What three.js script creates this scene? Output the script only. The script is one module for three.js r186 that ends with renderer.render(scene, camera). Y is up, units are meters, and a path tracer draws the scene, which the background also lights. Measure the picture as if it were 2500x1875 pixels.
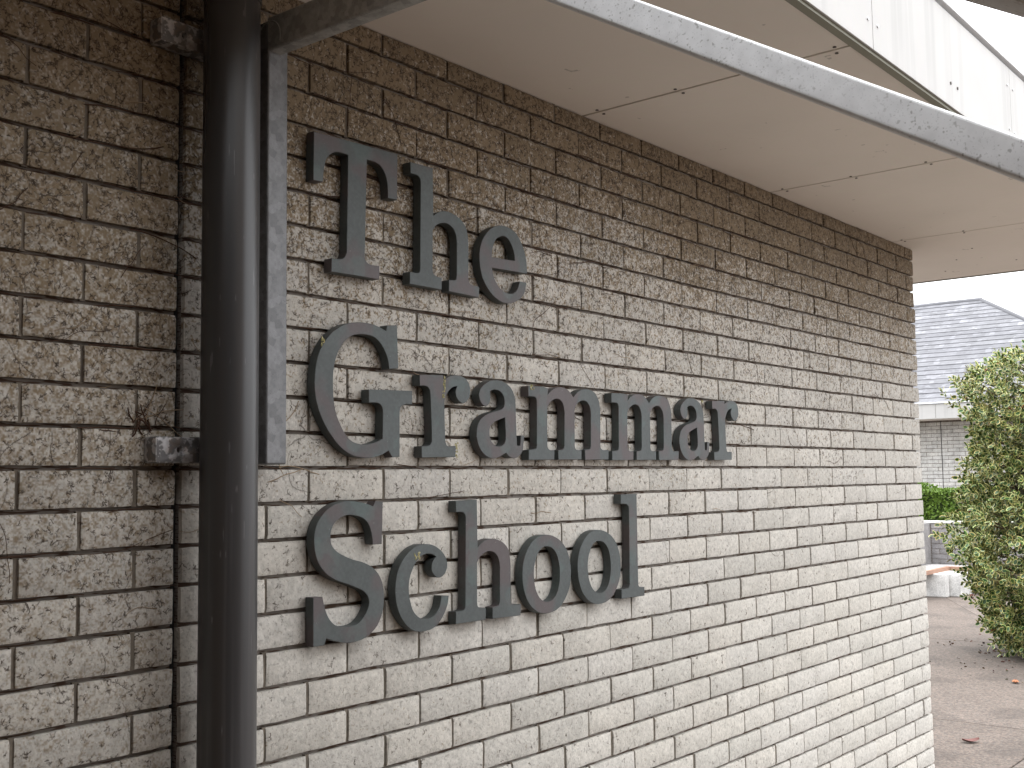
import * as THREE from 'three';
import { mergeGeometries, toCreasedNormals, mergeVertices } from 'three/addons/utils/BufferGeometryUtils.js';
import { RoundedBoxGeometry } from 'three/addons/geometries/RoundedBoxGeometry.js';

// ---------------------------------------------------------------- camera, sky, sun, exposure
const scene = new THREE.Scene();
const camera = new THREE.PerspectiveCamera(37.6, 1024 / 768, 0.05, 400);
camera.position.set(-1.982, 2.3, 2.5075);
camera.quaternion.setFromRotationMatrix(new THREE.Matrix4().makeBasis(
  new THREE.Vector3(0.63547, -0.013188, 0.772013), new THREE.Vector3(-0.056363, 0.996394, 0.063415), new THREE.Vector3(-0.770066, -0.083812, 0.632435)));
camera.updateMatrixWorld(true); camera.updateProjectionMatrix();

const renderer = new THREE.WebGLRenderer({ antialias: true });
renderer.toneMapping = THREE.LinearToneMapping;
renderer.toneMappingExposure = 2.42;
renderer.shadowMap.enabled = true;

{ // overcast sky: evenly white cloud, brighter towards the zenith
  const W = 128, H = 64, d = new Float32Array(W * H * 4);
  for (let j = 0; j < H; j++) for (let i = 0; i < W; i++) {
    const el = ((j + .5) / H - .5) * Math.PI, s = Math.sin(el), k = (j * W + i) * 4;
    const L = s > 0 ? 0.95 + 1.1 * s : 0.5;
    d[k] = L * 0.985; d[k + 1] = L; d[k + 2] = L * 1.03; d[k + 3] = 1;
  }
  const t = new THREE.DataTexture(d, W, H, THREE.RGBAFormat, THREE.FloatType);
  t.mapping = THREE.EquirectangularReflectionMapping; t.magFilter = t.minFilter = THREE.LinearFilter; t.wrapS = THREE.RepeatWrapping; t.needsUpdate = true;
  scene.background = t; scene.environment = t;
}
const sun = new THREE.DirectionalLight(new THREE.Color(1, 0.96, 0.9), 0.5);
sun.position.set(9, 26, 10); sun.target.position.set(4, 0, 0); sun.castShadow = true; sun.shadow.radius = 40;
Object.assign(sun.shadow.camera, { left: -30, right: 30, top: 30, bottom: -30, near: 1, far: 90 }); sun.shadow.mapSize.set(2048, 2048);
scene.add(sun, sun.target);

// ---------------------------------------------------------------- helpers
let seed = 20240611;
const rnd = () => { seed = (seed + 0x6D2B79F5) | 0; let t = Math.imul(seed ^ (seed >>> 15), 1 | seed); t = (t + Math.imul(t ^ (t >>> 7), 61 | t)) ^ t; return ((t ^ (t >>> 14)) >>> 0) / 4294967296; };
const rr = (a, b) => a + (b - a) * rnd();
const clamp = (x, a = 0, b = 1) => Math.min(b, Math.max(a, x));
const smooth = (a, b, x) => { const t = clamp((x - a) / (b - a)); return t * t * (3 - 2 * t); };
const hash = (x, y, s) => { let h = Math.imul(x, 374761393) ^ Math.imul(y, 668265263) ^ Math.imul(s, 1274126177); h = Math.imul(h ^ (h >>> 13), 1274126177); return ((h ^ (h >>> 16)) >>> 0) / 4294967296; };
function vnoise(x, y, s, per = 0) {                                 // value noise, tiling with period per when given
  let xi = Math.floor(x), yi = Math.floor(y); const fx = x - xi, fy = y - yi;
  const u = fx * fx * (3 - 2 * fx), v = fy * fy * (3 - 2 * fy);
  let x1 = xi + 1, y1 = yi + 1;
  if (per) { xi = ((xi % per) + per) % per; yi = ((yi % per) + per) % per; x1 = ((x1 % per) + per) % per; y1 = ((y1 % per) + per) % per; }
  const a = hash(xi, yi, s), b = hash(x1, yi, s), c = hash(xi, y1, s), d = hash(x1, y1, s);
  return a + (b - a) * u + (c - a) * v + (a - b - c + d) * u * v;
}
const fbm = (x, y, s, oct, per = 0) => { let v = 0, a = .5, n = 0; for (let o = 0; o < oct; o++) { v += a * vnoise(x, y, s + o, per); n += a; x *= 2; y *= 2; per *= 2; a *= .5; } return v / n; };
const toS = (l) => { l = clamp(l); return 255 * (l <= .0031308 ? l * 12.92 : 1.055 * Math.pow(l, 1 / 2.4) - .055); };
function makeTex(W, H, fn, { color = true, rx = 1, ry = 1 } = {}) {
  const d = new Uint8Array(W * H * 4);
  for (let j = 0; j < H; j++) for (let i = 0; i < W; i++) {
    const c = fn(i, j), k = (j * W + i) * 4;
    if (color) { d[k] = toS(c[0]); d[k + 1] = toS(c[1]); d[k + 2] = toS(c[2]); } else d[k] = d[k + 1] = d[k + 2] = 255 * clamp(c);
    d[k + 3] = 255;
  }
  const t = new THREE.DataTexture(d, W, H, THREE.RGBAFormat);
  if (color) t.colorSpace = THREE.SRGBColorSpace;
  t.magFilter = THREE.LinearFilter; t.minFilter = THREE.LinearMipmapLinearFilter; t.generateMipmaps = true; t.anisotropy = 8;
  t.wrapS = t.wrapT = THREE.RepeatWrapping; t.repeat.set(rx, ry); t.needsUpdate = true;
  return t;
}
const mat = (o) => new THREE.MeshStandardMaterial(Object.assign({ roughness: .85, metalness: 0 }, o));
const lin = (r, g, b) => new THREE.Color().setRGB(r, g, b);
const used = {};
const numbered = (n) => { const k = used[n] = (used[n] ?? -1) + 1; return k ? n + '_' + String(k).padStart(3, '0') : n; };
const V = (x, y, z) => new THREE.Vector3(x, y, z);
function mesh(name, geo, m, parent) { const o = new THREE.Mesh(geo, m); o.name = name; o.castShadow = o.receiveShadow = true; if (parent) parent.add(o); return o; }
function thing(name, label, category, group) { const g = new THREE.Group(); g.name = numbered(name); g.userData = { label, category }; if (group) g.userData.group = group; scene.add(g); return g; }
function box(x0, x1, y0, y1, z0, z1) { const g = new THREE.BoxGeometry(x1 - x0, y1 - y0, z1 - z0); g.translate((x0 + x1) / 2, (y0 + y1) / 2, (z0 + z1) / 2); return uvm(g); }
function rbox(x0, x1, y0, y1, z0, z1, r = .003, s = 2) { const g = new RoundedBoxGeometry(x1 - x0, y1 - y0, z1 - z0, s, r); g.translate((x0 + x1) / 2, (y0 + y1) / 2, (z0 + z1) / 2); return uvm(g); }
function uvm(g) {                                                    // uv in metres, by the way each face points
  if (g.index) g = g.toNonIndexed();
  const p = g.attributes.position, n = g.attributes.normal, uv = new Float32Array(p.count * 2);
  for (let i = 0; i < p.count; i++) {
    const ax = Math.abs(n.getX(i)), ay = Math.abs(n.getY(i)), az = Math.abs(n.getZ(i));
    const q = ax >= ay && ax >= az ? [p.getZ(i), p.getY(i)] : ay >= az ? [p.getX(i), p.getZ(i)] : [p.getX(i), p.getY(i)];
    uv[i * 2] = q[0]; uv[i * 2 + 1] = q[1];
  }
  g.setAttribute('uv', new THREE.BufferAttribute(uv, 2)); return g;
}

// ---------------------------------------------------------------- the sign wall's own surface: concrete grain, creeper residue, and shade painted on the left panel
const COURSE = .1, HALF = .15, Y0 = 3.63944;                        // height of a course, half a brick length, height of the bed line 0
const SOFFIT = 3.713, WALL_END = 5.09, JOINT_A = -.292, JOINT_B = -.270;
const creeper = (x, y) => {                                          // how much of the wall the dead creeper covered
  const k = (Y0 - y) / COURSE, n = vnoise(x * 1.3 + 9, y * 1.3, 77) - .5;
  let d = x < -.28 ? 1.0 - smooth(7, 24, k + n * 6) * .8 : 1.15 - smooth(2 + 1.2 * n, 17.5 - clamp(x - 2, 0, 3) * 1.7, k + n * 7) * 1.12;
  if (x > -.28) d *= 1 - .45 * smooth(2.2, 4.6, x) * smooth(2, 8, k);
  return clamp(d, 0.02, 1.2);
};
const crustAndShade = (x, y) => {                                            // brown share of the face: creeper residue, plus painted shade on the left panel
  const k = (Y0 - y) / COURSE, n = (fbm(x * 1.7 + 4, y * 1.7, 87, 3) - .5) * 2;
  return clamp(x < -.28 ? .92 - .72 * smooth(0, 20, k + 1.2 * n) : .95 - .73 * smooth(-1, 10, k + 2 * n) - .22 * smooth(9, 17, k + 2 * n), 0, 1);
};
function wallTexture(x0, x1, W, H, s0) {
  const y0 = .0, y1 = 3.8, sx = W / (x1 - x0), sy = H / (y1 - y0);
  const stain = new Float32Array(W * H);
  seed = s0;
  const dot = (x, y, a) => { const i = Math.round(x), j = Math.round(y); if (i >= 0 && j >= 0 && i < W && j < H) { const k = j * W + i; stain[k] = Math.max(stain[k], a); } };
  const stroke = (x, y, dir, len, a, curl) => { let n = len; while (n-- > 0) { dot(x, y, a); if (rnd() < .45) dot(x + (rnd() < .5 ? 1 : 0), y + (rnd() < .5 ? 1 : 0), a * .75); x += Math.cos(dir); y += Math.sin(dir); dir += (rnd() - .5) * curl; } return [x, y, dir]; };
  const area = (x1 - x0) * (y1 - y0);
  for (let i = 0; i < area * 4200; i++) {                            // holdfast pads: small tufts of short strokes
    const X = rr(x0, x1), Y = rr(.9, y1); if (rnd() > creeper(X, Y) * .8) continue;
    const px = (X - x0) * sx, py = (Y - y0) * sy, n = 1 + (rnd() * 5 | 0);
    for (let q = 0; q < n; q++) stroke(px + rr(-2, 2), py + rr(-2, 2), rr(0, 6.3), rr(1.2, 7), rr(.45, 1), .9);
  }
  for (let i = 0; i < area * 46; i++) {                              // runners: long branching traces
    const X = rr(x0, x1), Y = rr(1.2, y1); if (rnd() > creeper(X, Y)) continue;
    let s = [(X - x0) * sx, (Y - y0) * sy, rnd() < .6 ? rr(-2.4, -.8) : rr(0, 6.3)];
    const nb = 2 + (rnd() * 4 | 0);
    for (let b = 0; b < nb; b++) { s = stroke(s[0], s[1], s[2], rr(8, 30), rr(.45, .85), .35); if (rnd() < .6) stroke(s[0], s[1], s[2] + rr(-1.3, 1.3), rr(5, 18), rr(.4, .75), .5); }
  }
  const t = makeTex(W, H, (i, j) => {
    const X = x0 + i / sx, Y = y0 + j / sy, c = creeper(X, Y);
    const a = fbm(X * 7, Y * 7, 11, 3), g = fbm(X * 90, Y * 90, 31, 3), h = hash(i, j, 5), pit = vnoise(X * 170, Y * 170, 8);
    let v = .452 * (.93 + .14 * a) * (.79 + .42 * g);
    if (pit > .8) v *= .76 - .3 * (pit - .8);
    if (h > .994) v = Math.min(.75, v * 1.5); else if (h < .02) v *= .6;
    let r = v * 1.04, G = v * .995, b = v * .91;
    const n = .5 * fbm(X * 70 + 3, Y * 70, 51, 3) + .5 * vnoise(X * 230, Y * 230, 58), th = .84 - .62 * crustAndShade(X, Y), w = X < -.28 ? .3 : .14, f = .86 * smooth(th - w, th + w * .8, n);   // tan crumbs of residue; left of the joint blurred into painted shade
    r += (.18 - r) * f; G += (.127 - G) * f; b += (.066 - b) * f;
    const k = clamp(stain[j * W + i]);
    r += (.034 - r) * k; G += (.022 - G) * k; b += (.014 - b) * k;
    return [r, G, b];
  });
  t.wrapS = t.wrapT = THREE.ClampToEdgeWrapping;
  t.userData = { x0, x1, y0, y1 };
  return t;
}
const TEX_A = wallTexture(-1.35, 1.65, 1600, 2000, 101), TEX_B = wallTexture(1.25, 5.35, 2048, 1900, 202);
const wallUV = (t) => (x, y) => [(x - t.userData.x0) / (t.userData.x1 - t.userData.x0), (y - t.userData.y0) / (t.userData.y1 - t.userData.y0)];
// relief of split concrete, tiles
const reliefFn = (P) => (i, j) => { const x = i / P, y = j / P; return clamp(.36 * fbm(x * 14, y * 14, 61, 3, 14) + .4 * fbm(x * 38, y * 38, 66, 2, 38) + .24 * fbm(x * 96, y * 96, 71, 2, 96)); };
const RELIEF = makeTex(1024, 1024, reliefFn(1024), { color: false });
const reliefFor = (t) => { const r = RELIEF.clone(); r.repeat.set((t.userData.x1 - t.userData.x0) / .62, (t.userData.y1 - t.userData.y0) / .62); r.needsUpdate = true; return r; };
const TINTS = [[1, 1, 1], [.95, .948, .94], [1.04, 1.035, 1.025], [.98, .972, .955], [.93, .93, .92], [1.015, 1.005, .985]];
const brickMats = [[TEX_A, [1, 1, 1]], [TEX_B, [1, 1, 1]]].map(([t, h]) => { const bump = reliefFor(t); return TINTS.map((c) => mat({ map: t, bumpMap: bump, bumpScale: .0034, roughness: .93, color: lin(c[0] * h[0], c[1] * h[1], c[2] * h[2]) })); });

const CONC = makeTex(512, 512, (i, j) => { const x = i / 512, y = j / 512, a = fbm(x * 6, y * 6, 4, 4, 6), g = fbm(x * 64, y * 64, 9, 2, 64), v = .40 * (.75 + .5 * a) * (.7 + .6 * g); return [v * 1.01, v, v * .97]; }, { rx: 1 / .8, ry: 1 / .8 });
const MORTAR_T = makeTex(512, 512, (i, j) => { const x = i / 512, y = j / 512, a = fbm(x * 8, y * 8, 14, 4, 8), f = fbm(x * 12, y * 120, 24, 3, 12), k = smooth(.45, .62, f), v = .21 * (.7 + .6 * a); return [v * (1 - k) + .07 * k, v * .9 * (1 - k) + .042 * k, v * .8 * (1 - k) + .028 * k]; }, { rx: 1 / .5, ry: 1 / .5 });
const mMortar = mat({ map: MORTAR_T, bumpMap: RELIEF, bumpScale: .003, roughness: .96 });
const GALV_T = makeTex(512, 512, (i, j) => {                         // zinc spangle
  const x = i / 512 * 14, y = j / 512 * 14; let best = 9, id = 0;
  for (let a = -1; a < 2; a++) for (let b = -1; b < 2; b++) { const ci = Math.floor(x) + a, cj = Math.floor(y) + b, wi = ((ci % 14) + 14) % 14, wj = ((cj % 14) + 14) % 14; const dx = ci + hash(wi, wj, 3) - x + .35 * (vnoise(x * 2, y * 2, 6, 28) - .5), dy = cj + hash(wi, wj, 4) - y + .35 * (vnoise(x * 2, y * 2, 7, 28) - .5), d = dx * dx + dy * dy; if (d < best) { best = d; id = hash(wi, wj, 5); } }
  const n = fbm(i / 512 * 24, j / 512 * 24, 41, 3, 24), sp = vnoise(i / 512 * 120, j / 512 * 120, 43, 120), v = (.27 + .12 * id) * (.82 + .36 * n) * (sp > .9 ? .62 : 1);
  return [v * .985, v, v * 1.01];
}, { rx: 1 / .26, ry: 1 / .26 });
const mGalv = mat({ map: GALV_T, roughness: .5, metalness: .35, color: lin(.5, .5, .51) }), mGalvArm = mat({ map: GALV_T, roughness: .6, metalness: .2, color: lin(1.15, 1.15, 1.1) });
const GALV2_T = makeTex(1024, 1024, (i, j) => {                      // weathered zinc with lichen crumbs
  const x = i / 1024, y = j / 1024, n = fbm(x * 30, y * 30, 241, 4, 30), g = vnoise(x * 260, y * 260, 243, 260), l = fbm(x * 6, y * 6, 250, 3, 6), w = fbm(x * 120, y * 120, 252, 2, 120);
  let v = .68 * (.88 + .24 * n) * (g > .84 ? .84 : 1); const m = smooth(.3, .6, l) * smooth(.74, .82, w); v *= 1 - .4 * m; return [v * .985, v, v * 1.015 - .01 * m];
}, { rx: 1 / .7, ry: 1 / .7 });
const mGalvOld = mat({ map: GALV2_T, roughness: .6 });
const SOFF_T = makeTex(1024, 1024, (i, j) => {
  const x = i / 1024, y = j / 1024, a = fbm(x * 5, y * 5, 90, 4, 5), s = vnoise(x * 60, y * 60, 95, 60), s2 = vnoise(x * 160, y * 160, 97, 160), f = fbm(x * 9, y * 9, 98, 3, 9);
  let v = .82 * (.96 + .08 * a); if (s > .955 && s2 > .5 && f > .52) v *= .68; return [v, v * .945, v * .87];
}, { rx: 1 / 2.1, ry: 1 / 2.1 });
const mSoffit = mat({ map: SOFF_T, roughness: .8 });
const FASC_T = makeTex(512, 512, (i, j) => {                         // rain streaks run down the white panels
  const x = i / 512, y = j / 512, st = fbm(x * 40, y * 1.5 + 3, 120, 3, 40), p = vnoise(x * 7, y * 2, 125, 7), b = fbm(x * 10, y * 10, 127, 3, 10);
  let v = .43 * (.95 + .08 * b); v *= 1 - .13 * smooth(.4, .9, st) * smooth(.3, .7, p); return [v, v * .985, v * .955];
}, { rx: 1 / 1.3, ry: 1 / 1.5 });
const mFascia = mat({ map: FASC_T, roughness: .6 });
const mTrim = mat({ color: lin(.26, .26, .21), roughness: .7 });
const mScrew = mat({ color: lin(.09, .08, .07), roughness: .6, metalness: .3 });
const mCap = mat({ color: lin(.72, .74, .76), roughness: .5 });
const mRoofDark = mat({ color: lin(.3, .3, .31), roughness: .85 });
const PIPE_T = makeTex(512, 512, (i, j) => {                         // black pipe, dusty in streaks
  const x = i / 512, y = j / 512, st = fbm(x * 20, y * 3, 140, 4, 20), m = fbm(x * 5, y * 4 , 145, 4, 5), sp = vnoise(x * 70, y * 70, 147, 70); let v = .042 + .03 * smooth(.45, .7, st) * smooth(.42, .6, m); if (sp > .95) v += .05; return [v, v * .985, v * 1.02];
}, { rx: 1, ry: 1 });
const PIPE_R = makeTex(256, 256, (i, j) => .36 + .22 * fbm(i / 256 * 12, j / 256 * 5, 150, 4, 12), { color: false });
const mPipe = mat({ map: PIPE_T, roughnessMap: PIPE_R, roughness: .66 });
const LET_T = makeTex(512, 512, (i, j) => {                          // dark patinated metal: grey-green with reddish brown clouds and pale scuffs
  const x = i / 512, y = j / 512, a = fbm(x * 6, y * 6, 160, 4, 6), red = smooth(.52, .7, fbm(x * 5, y * 5, 170, 4, 5)), g = fbm(x * 110, y * 110, 175, 2, 110), s = vnoise(x * 150, y * 150, 178, 150), pt = smooth(.66, .74, fbm(x * 9, y * 9, 183, 4, 9));
  const v = .078 * (.8 + .4 * a) * (.85 + .3 * g); let c = [v * .92, v * 1.05, v * 1.04];
  c = [c[0] + (.105 - c[0]) * red * .5, c[1] + (.066 - c[1]) * red * .5, c[2] + (.068 - c[2]) * red * .5];
  c = [c[0] + (.1 - c[0]) * pt * .2, c[1] + (.16 - c[1]) * pt * .2, c[2] + (.15 - c[2]) * pt * .2];
  if (s > .965) c = c.map((q) => q * 1.7); return c;
}, { rx: 1 / .8, ry: 1 / .8 });
const letterMats = [0, 1, 2, 3, 4, 5].map((k) => { const t = LET_T.clone(); t.offset.set(k * .37, k * .23); t.needsUpdate = true; return mat({ map: t, roughness: .55, metalness: .25 }); });

// ---------------------------------------------------------------- ground
const AGG_T = makeTex(1024, 1024, (i, j) => {                        // exposed aggregate
  const x = i / 1024, y = j / 1024, p = vnoise(x * 300, y * 300, 200, 300), q = vnoise(x * 220, y * 220, 205, 220), a = fbm(x * 5, y * 5, 210, 5, 5), s = smooth(.55, .68, fbm(x * 4, y * 4, 215, 4, 4)), hue = vnoise(x * 260, y * 260, 220, 260);
  const p2 = vnoise(x * 130, y * 130, 207, 130); let v = .107 * (.82 + .36 * a) * (.36 + .7 * p + .58 * p2); v *= 1 - .22 * s; if (q > .9) v *= .6; if (q < .06) v = Math.min(.5, v * 1.8);
  return [v * (1.18 + .18 * (hue - .5)), v * .95, v * (.8 - .08 * (hue - .5))];
}, { rx: 1 / 2.6, ry: 1 / 2.6 });
const mSlab = [0, 1, 2].map((k) => { const t = AGG_T.clone(); t.offset.set(k * .31, k * .57); t.needsUpdate = true; return mat({ map: t, bumpMap: RELIEF, bumpScale: .004, roughness: .92, color: lin(1 - .04 * k, 1 - .045 * k, 1 - .05 * k) }); });
const ground = mesh('ground', uvm(new THREE.PlaneGeometry(600, 600).rotateX(-Math.PI / 2)), mat({ map: AGG_T, roughness: .95, color: lin(.9, .9, .9) }), scene);
ground.position.y = -.03; ground.userData.kind = 'structure';
{ // slabs with open joints; the one by the bench is cut on the skew
  const gap = .007, slab = (pts, k) => {
    const c = pts.reduce((s, p) => [s[0] + p[0] / pts.length, s[1] + p[1] / pts.length], [0, 0]);
    const sh = new THREE.Shape(pts.map((p) => { const d = Math.hypot(p[0] - c[0], p[1] - c[1]); return new THREE.Vector2(p[0] + (c[0] - p[0]) / d * gap * 1.4, -(p[1] + (c[1] - p[1]) / d * gap * 1.4)); }));
    const g = new THREE.ExtrudeGeometry(sh, { depth: .02, bevelEnabled: true, bevelThickness: .005, bevelSize: .005, bevelOffset: -.005, bevelSegments: 1 });
    g.rotateX(-Math.PI / 2); g.translate(0, .005, 0);
    mesh('paving_slab', uvm(g), mSlab[k % 3], ground);
  };
  const xs = [-6.7, -1.5, 3.7, 8.9, 14.1, 21.0], zs = [-11, -6.2, -.25, 4.5, 9.5]; let n = 0;
  for (let i = 0; i < 5; i++) for (let j = 0; j < 4; j++) {
    if (i === 4 && j === 1) {
      const f = (x) => -3.61 + (x - 17.33) * (-.95 / 1.76);
      slab([[14.1, -.25], [14.1, f(14.1)], [21, f(21)], [21, -.25]], 0); slab([[14.1, f(14.1)], [14.1, -6.2], [21, -6.2], [21, f(21)]], 2); continue;
    }
    slab([[xs[i], zs[j]], [xs[i], zs[j + 1]], [xs[i + 1], zs[j + 1]], [xs[i + 1], zs[j]]], n++ + i);
  }
}

// ---------------------------------------------------------------- bricks
// front faces +z at z, rough grid with a worn rim; uv by uvf
function brickGeo(x0, x1, y0, y1, z, uvf, { nx = 6, ny = 3, rough = .0018, deep = .03, wear = .003 } = {}) {
  const pos = [], uv = [], idx = [], w = x1 - x0, h = y1 - y0, tilt = (rnd() - .5) * .004, lift = (rnd() - .5) * .003;
  for (let j = 0; j <= ny; j++) for (let i = 0; i <= nx; i++) {
    const ei = i === 0 || i === nx, ej = j === 0 || j === ny;
    let fx = i / nx, fy = j / ny;
    if (nx > 3) { if (i === 1) fx = Math.min(.012 / w, .2); if (i === nx - 1) fx = 1 - Math.min(.012 / w, .2); }
    if (ny > 2) { if (j === 1) fy = .14; if (j === ny - 1) fy = .86; }
    const x = x0 + w * fx + (ei ? (i ? -1 : 1) * rnd() * .0022 : (rnd() - .5) * .01 * (nx > 3 ? 1 : 0)), y = y0 + h * fy + (ej ? (j ? -1 : 1) * rnd() * .002 : (rnd() - .5) * .006 * (ny > 1 ? 1 : 0));
    const c = (ei && ej) ? 1.8 : (ei || ej) ? 1 : 0;
    pos.push(x, y, z + lift + tilt * (fx - .5) * 2 + (rnd() - .5) * 2 * rough * (c ? .6 : 1) - c * wear); uv.push(...uvf(x, y));
  }
  const at = (i, j) => j * (nx + 1) + i;
  for (let j = 0; j < ny; j++) for (let i = 0; i < nx; i++) idx.push(at(i, j), at(i + 1, j), at(i + 1, j + 1), at(i, j), at(i + 1, j + 1), at(i, j + 1));
  const ring = [];
  for (let i = 0; i < nx; i++) ring.push(at(i, 0)); for (let j = 0; j < ny; j++) ring.push(at(nx, j)); for (let i = nx; i > 0; i--) ring.push(at(i, ny)); for (let j = ny; j > 0; j--) ring.push(at(0, j));
  const b0 = pos.length / 3;
  for (const r of ring) { const x = pos[r * 3], y = pos[r * 3 + 1]; pos.push(x, y, z - deep); const du = clamp((x - (x0 + x1) / 2) * 2 / w, -1, 1) * .015, dv = clamp((y - (y0 + y1) / 2) * 2 / h, -1, 1) * .015; uv.push(...uvf(x - du, y - dv)); }
  for (let q = 0; q < ring.length; q++) { const a = ring[q], b = ring[(q + 1) % ring.length], c = b0 + q, d = b0 + (q + 1) % ring.length; idx.push(a, c, d, a, d, b); }
  const g = new THREE.BufferGeometry();
  g.setAttribute('position', new THREE.Float32BufferAttribute(pos, 3)); g.setAttribute('uv', new THREE.Float32BufferAttribute(uv, 2)); g.setIndex(idx);
  return toCreasedNormals(g, .55);
}

// ---------------------------------------------------------------- the building with the sign
const school = thing('school_building', 'pale concrete-brick building with deep white eaves that carries the metal lettering', 'building');
const inView = (() => { const q = new THREE.Vector3(); const pm = new THREE.Matrix4().multiplyMatrices(camera.projectionMatrix, camera.matrixWorldInverse); return (x, y, z) => { q.set(x, y, z).applyMatrix4(pm); return [q.x, q.y, q.z]; }; })();
seed = 4242;
function wallPanel(label, coreBox, list, limit) {
  const core = mesh('brick_wall', coreBox, mMortar, school); core.userData.label = label;
  for (const b of list) {
    const a = inView(b[0], b[2], 0), c = inView(b[1], b[3], 0), m = inView((b[0] + b[1]) / 2, (b[2] + b[3]) / 2, 0);
    const vis = Math.max(Math.abs(m[0]), Math.abs(m[1])) < 1.04 && m[2] < 1 && m[2] > -1;
    b.area = vis ? Math.abs(c[0] - a[0]) * Math.abs(c[1] - a[1]) : 0;
  }
  const order = [...list].filter((b) => b.area > 0).sort((p, q) => q.area - p.area).slice(0, limit), single = new Set(order), rest = {};
  for (const b of list) {
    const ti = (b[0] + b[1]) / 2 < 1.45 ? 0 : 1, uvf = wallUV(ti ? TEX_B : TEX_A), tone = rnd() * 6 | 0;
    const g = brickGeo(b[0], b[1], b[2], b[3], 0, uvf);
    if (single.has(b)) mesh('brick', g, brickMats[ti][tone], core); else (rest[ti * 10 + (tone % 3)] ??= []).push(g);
  }
  for (const k in rest) { const o = mesh('brick', mergeGeometries(rest[k]), brickMats[k / 10 | 0][k % 10], core); o.userData.kind = 'stuff'; }
  return core;
}
const bed = .0051, perp = .0043;
const leftBricks = [], rightBricks = [], perps = [];
for (let k = -1; k <= 36; k++) {
  const yt = Math.min(Y0 - k * COURSE - bed, SOFFIT - .002), yb = Math.max(Y0 - (k + 1) * COURSE + bed, .002); if (yt - yb < .03) continue;
  const odd = ((k % 2) + 2) % 2;
  const rows = [[rightBricks, (() => { const e = [JOINT_B]; for (let u = odd ? -1 : 0; u * HALF < WALL_END - .12; u += 2) e.push(u * HALF); e.push(WALL_END); return e; })()],
    [leftBricks, (() => { const e = [JOINT_A]; for (let x = odd ? -.405 : -.552; x > -2.4; x -= .3) e.push(x); e.push(-2.45); return e.reverse(); })()]];
  for (const [list, e] of rows) for (let i = 0; i + 1 < e.length; i++) {
    const first = i === 0, last = i + 2 === e.length, j1 = (rnd() - .5) * .003;
    list.push([e[i] + (first ? 0 : perp) + j1, e[i + 1] - (last ? (list === rightBricks ? rr(0, .012) : 0) : perp) + (last ? 0 : j1), yb + (rnd() - .5) * .0016, yt + (rnd() - .5) * .0016]);
    if (!last) perps.push([e[i + 1], yb - .002, yt + .002, list]);
  }
}
const wallR = wallPanel('rough pale brick wall carrying the letters', box(JOINT_B, WALL_END - .045, 0, SOFFIT - .003, -.25, -.017), rightBricks, 295);
const wallL = wallPanel('brick wall panel left of the dark movement joint', box(-2.45, JOINT_A, 0, SOFFIT - .003, -.25, -.017), leftBricks, 295);
const mPerp = mat({ map: CONC, roughness: .96, color: lin(.34, .29, .235) });
for (const [w, list] of [[wallR, rightBricks], [wallL, leftBricks]]) { const o = mesh('mortar_joints', mergeGeometries(perps.filter((p) => p[3] === list).map((p) => box(p[0] - perp - .003, p[0] + perp + .003, p[1], p[2], -.0168, -.006 - rnd() * .004))), mPerp, w); o.userData.kind = 'stuff'; }
mesh('wall_core', box(-7, 4.98, 0, SOFFIT + .3, -.6, -.252), mMortar, school);
mesh('end_wall', mergeGeometries([box(-7, -2.46, 0, SOFFIT - .003, -.25, -.001), box(4.9, 5.03, 0, SOFFIT - .003, -6, -.61)]), mat({ map: CONC, roughness: .95 }), school);

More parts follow.
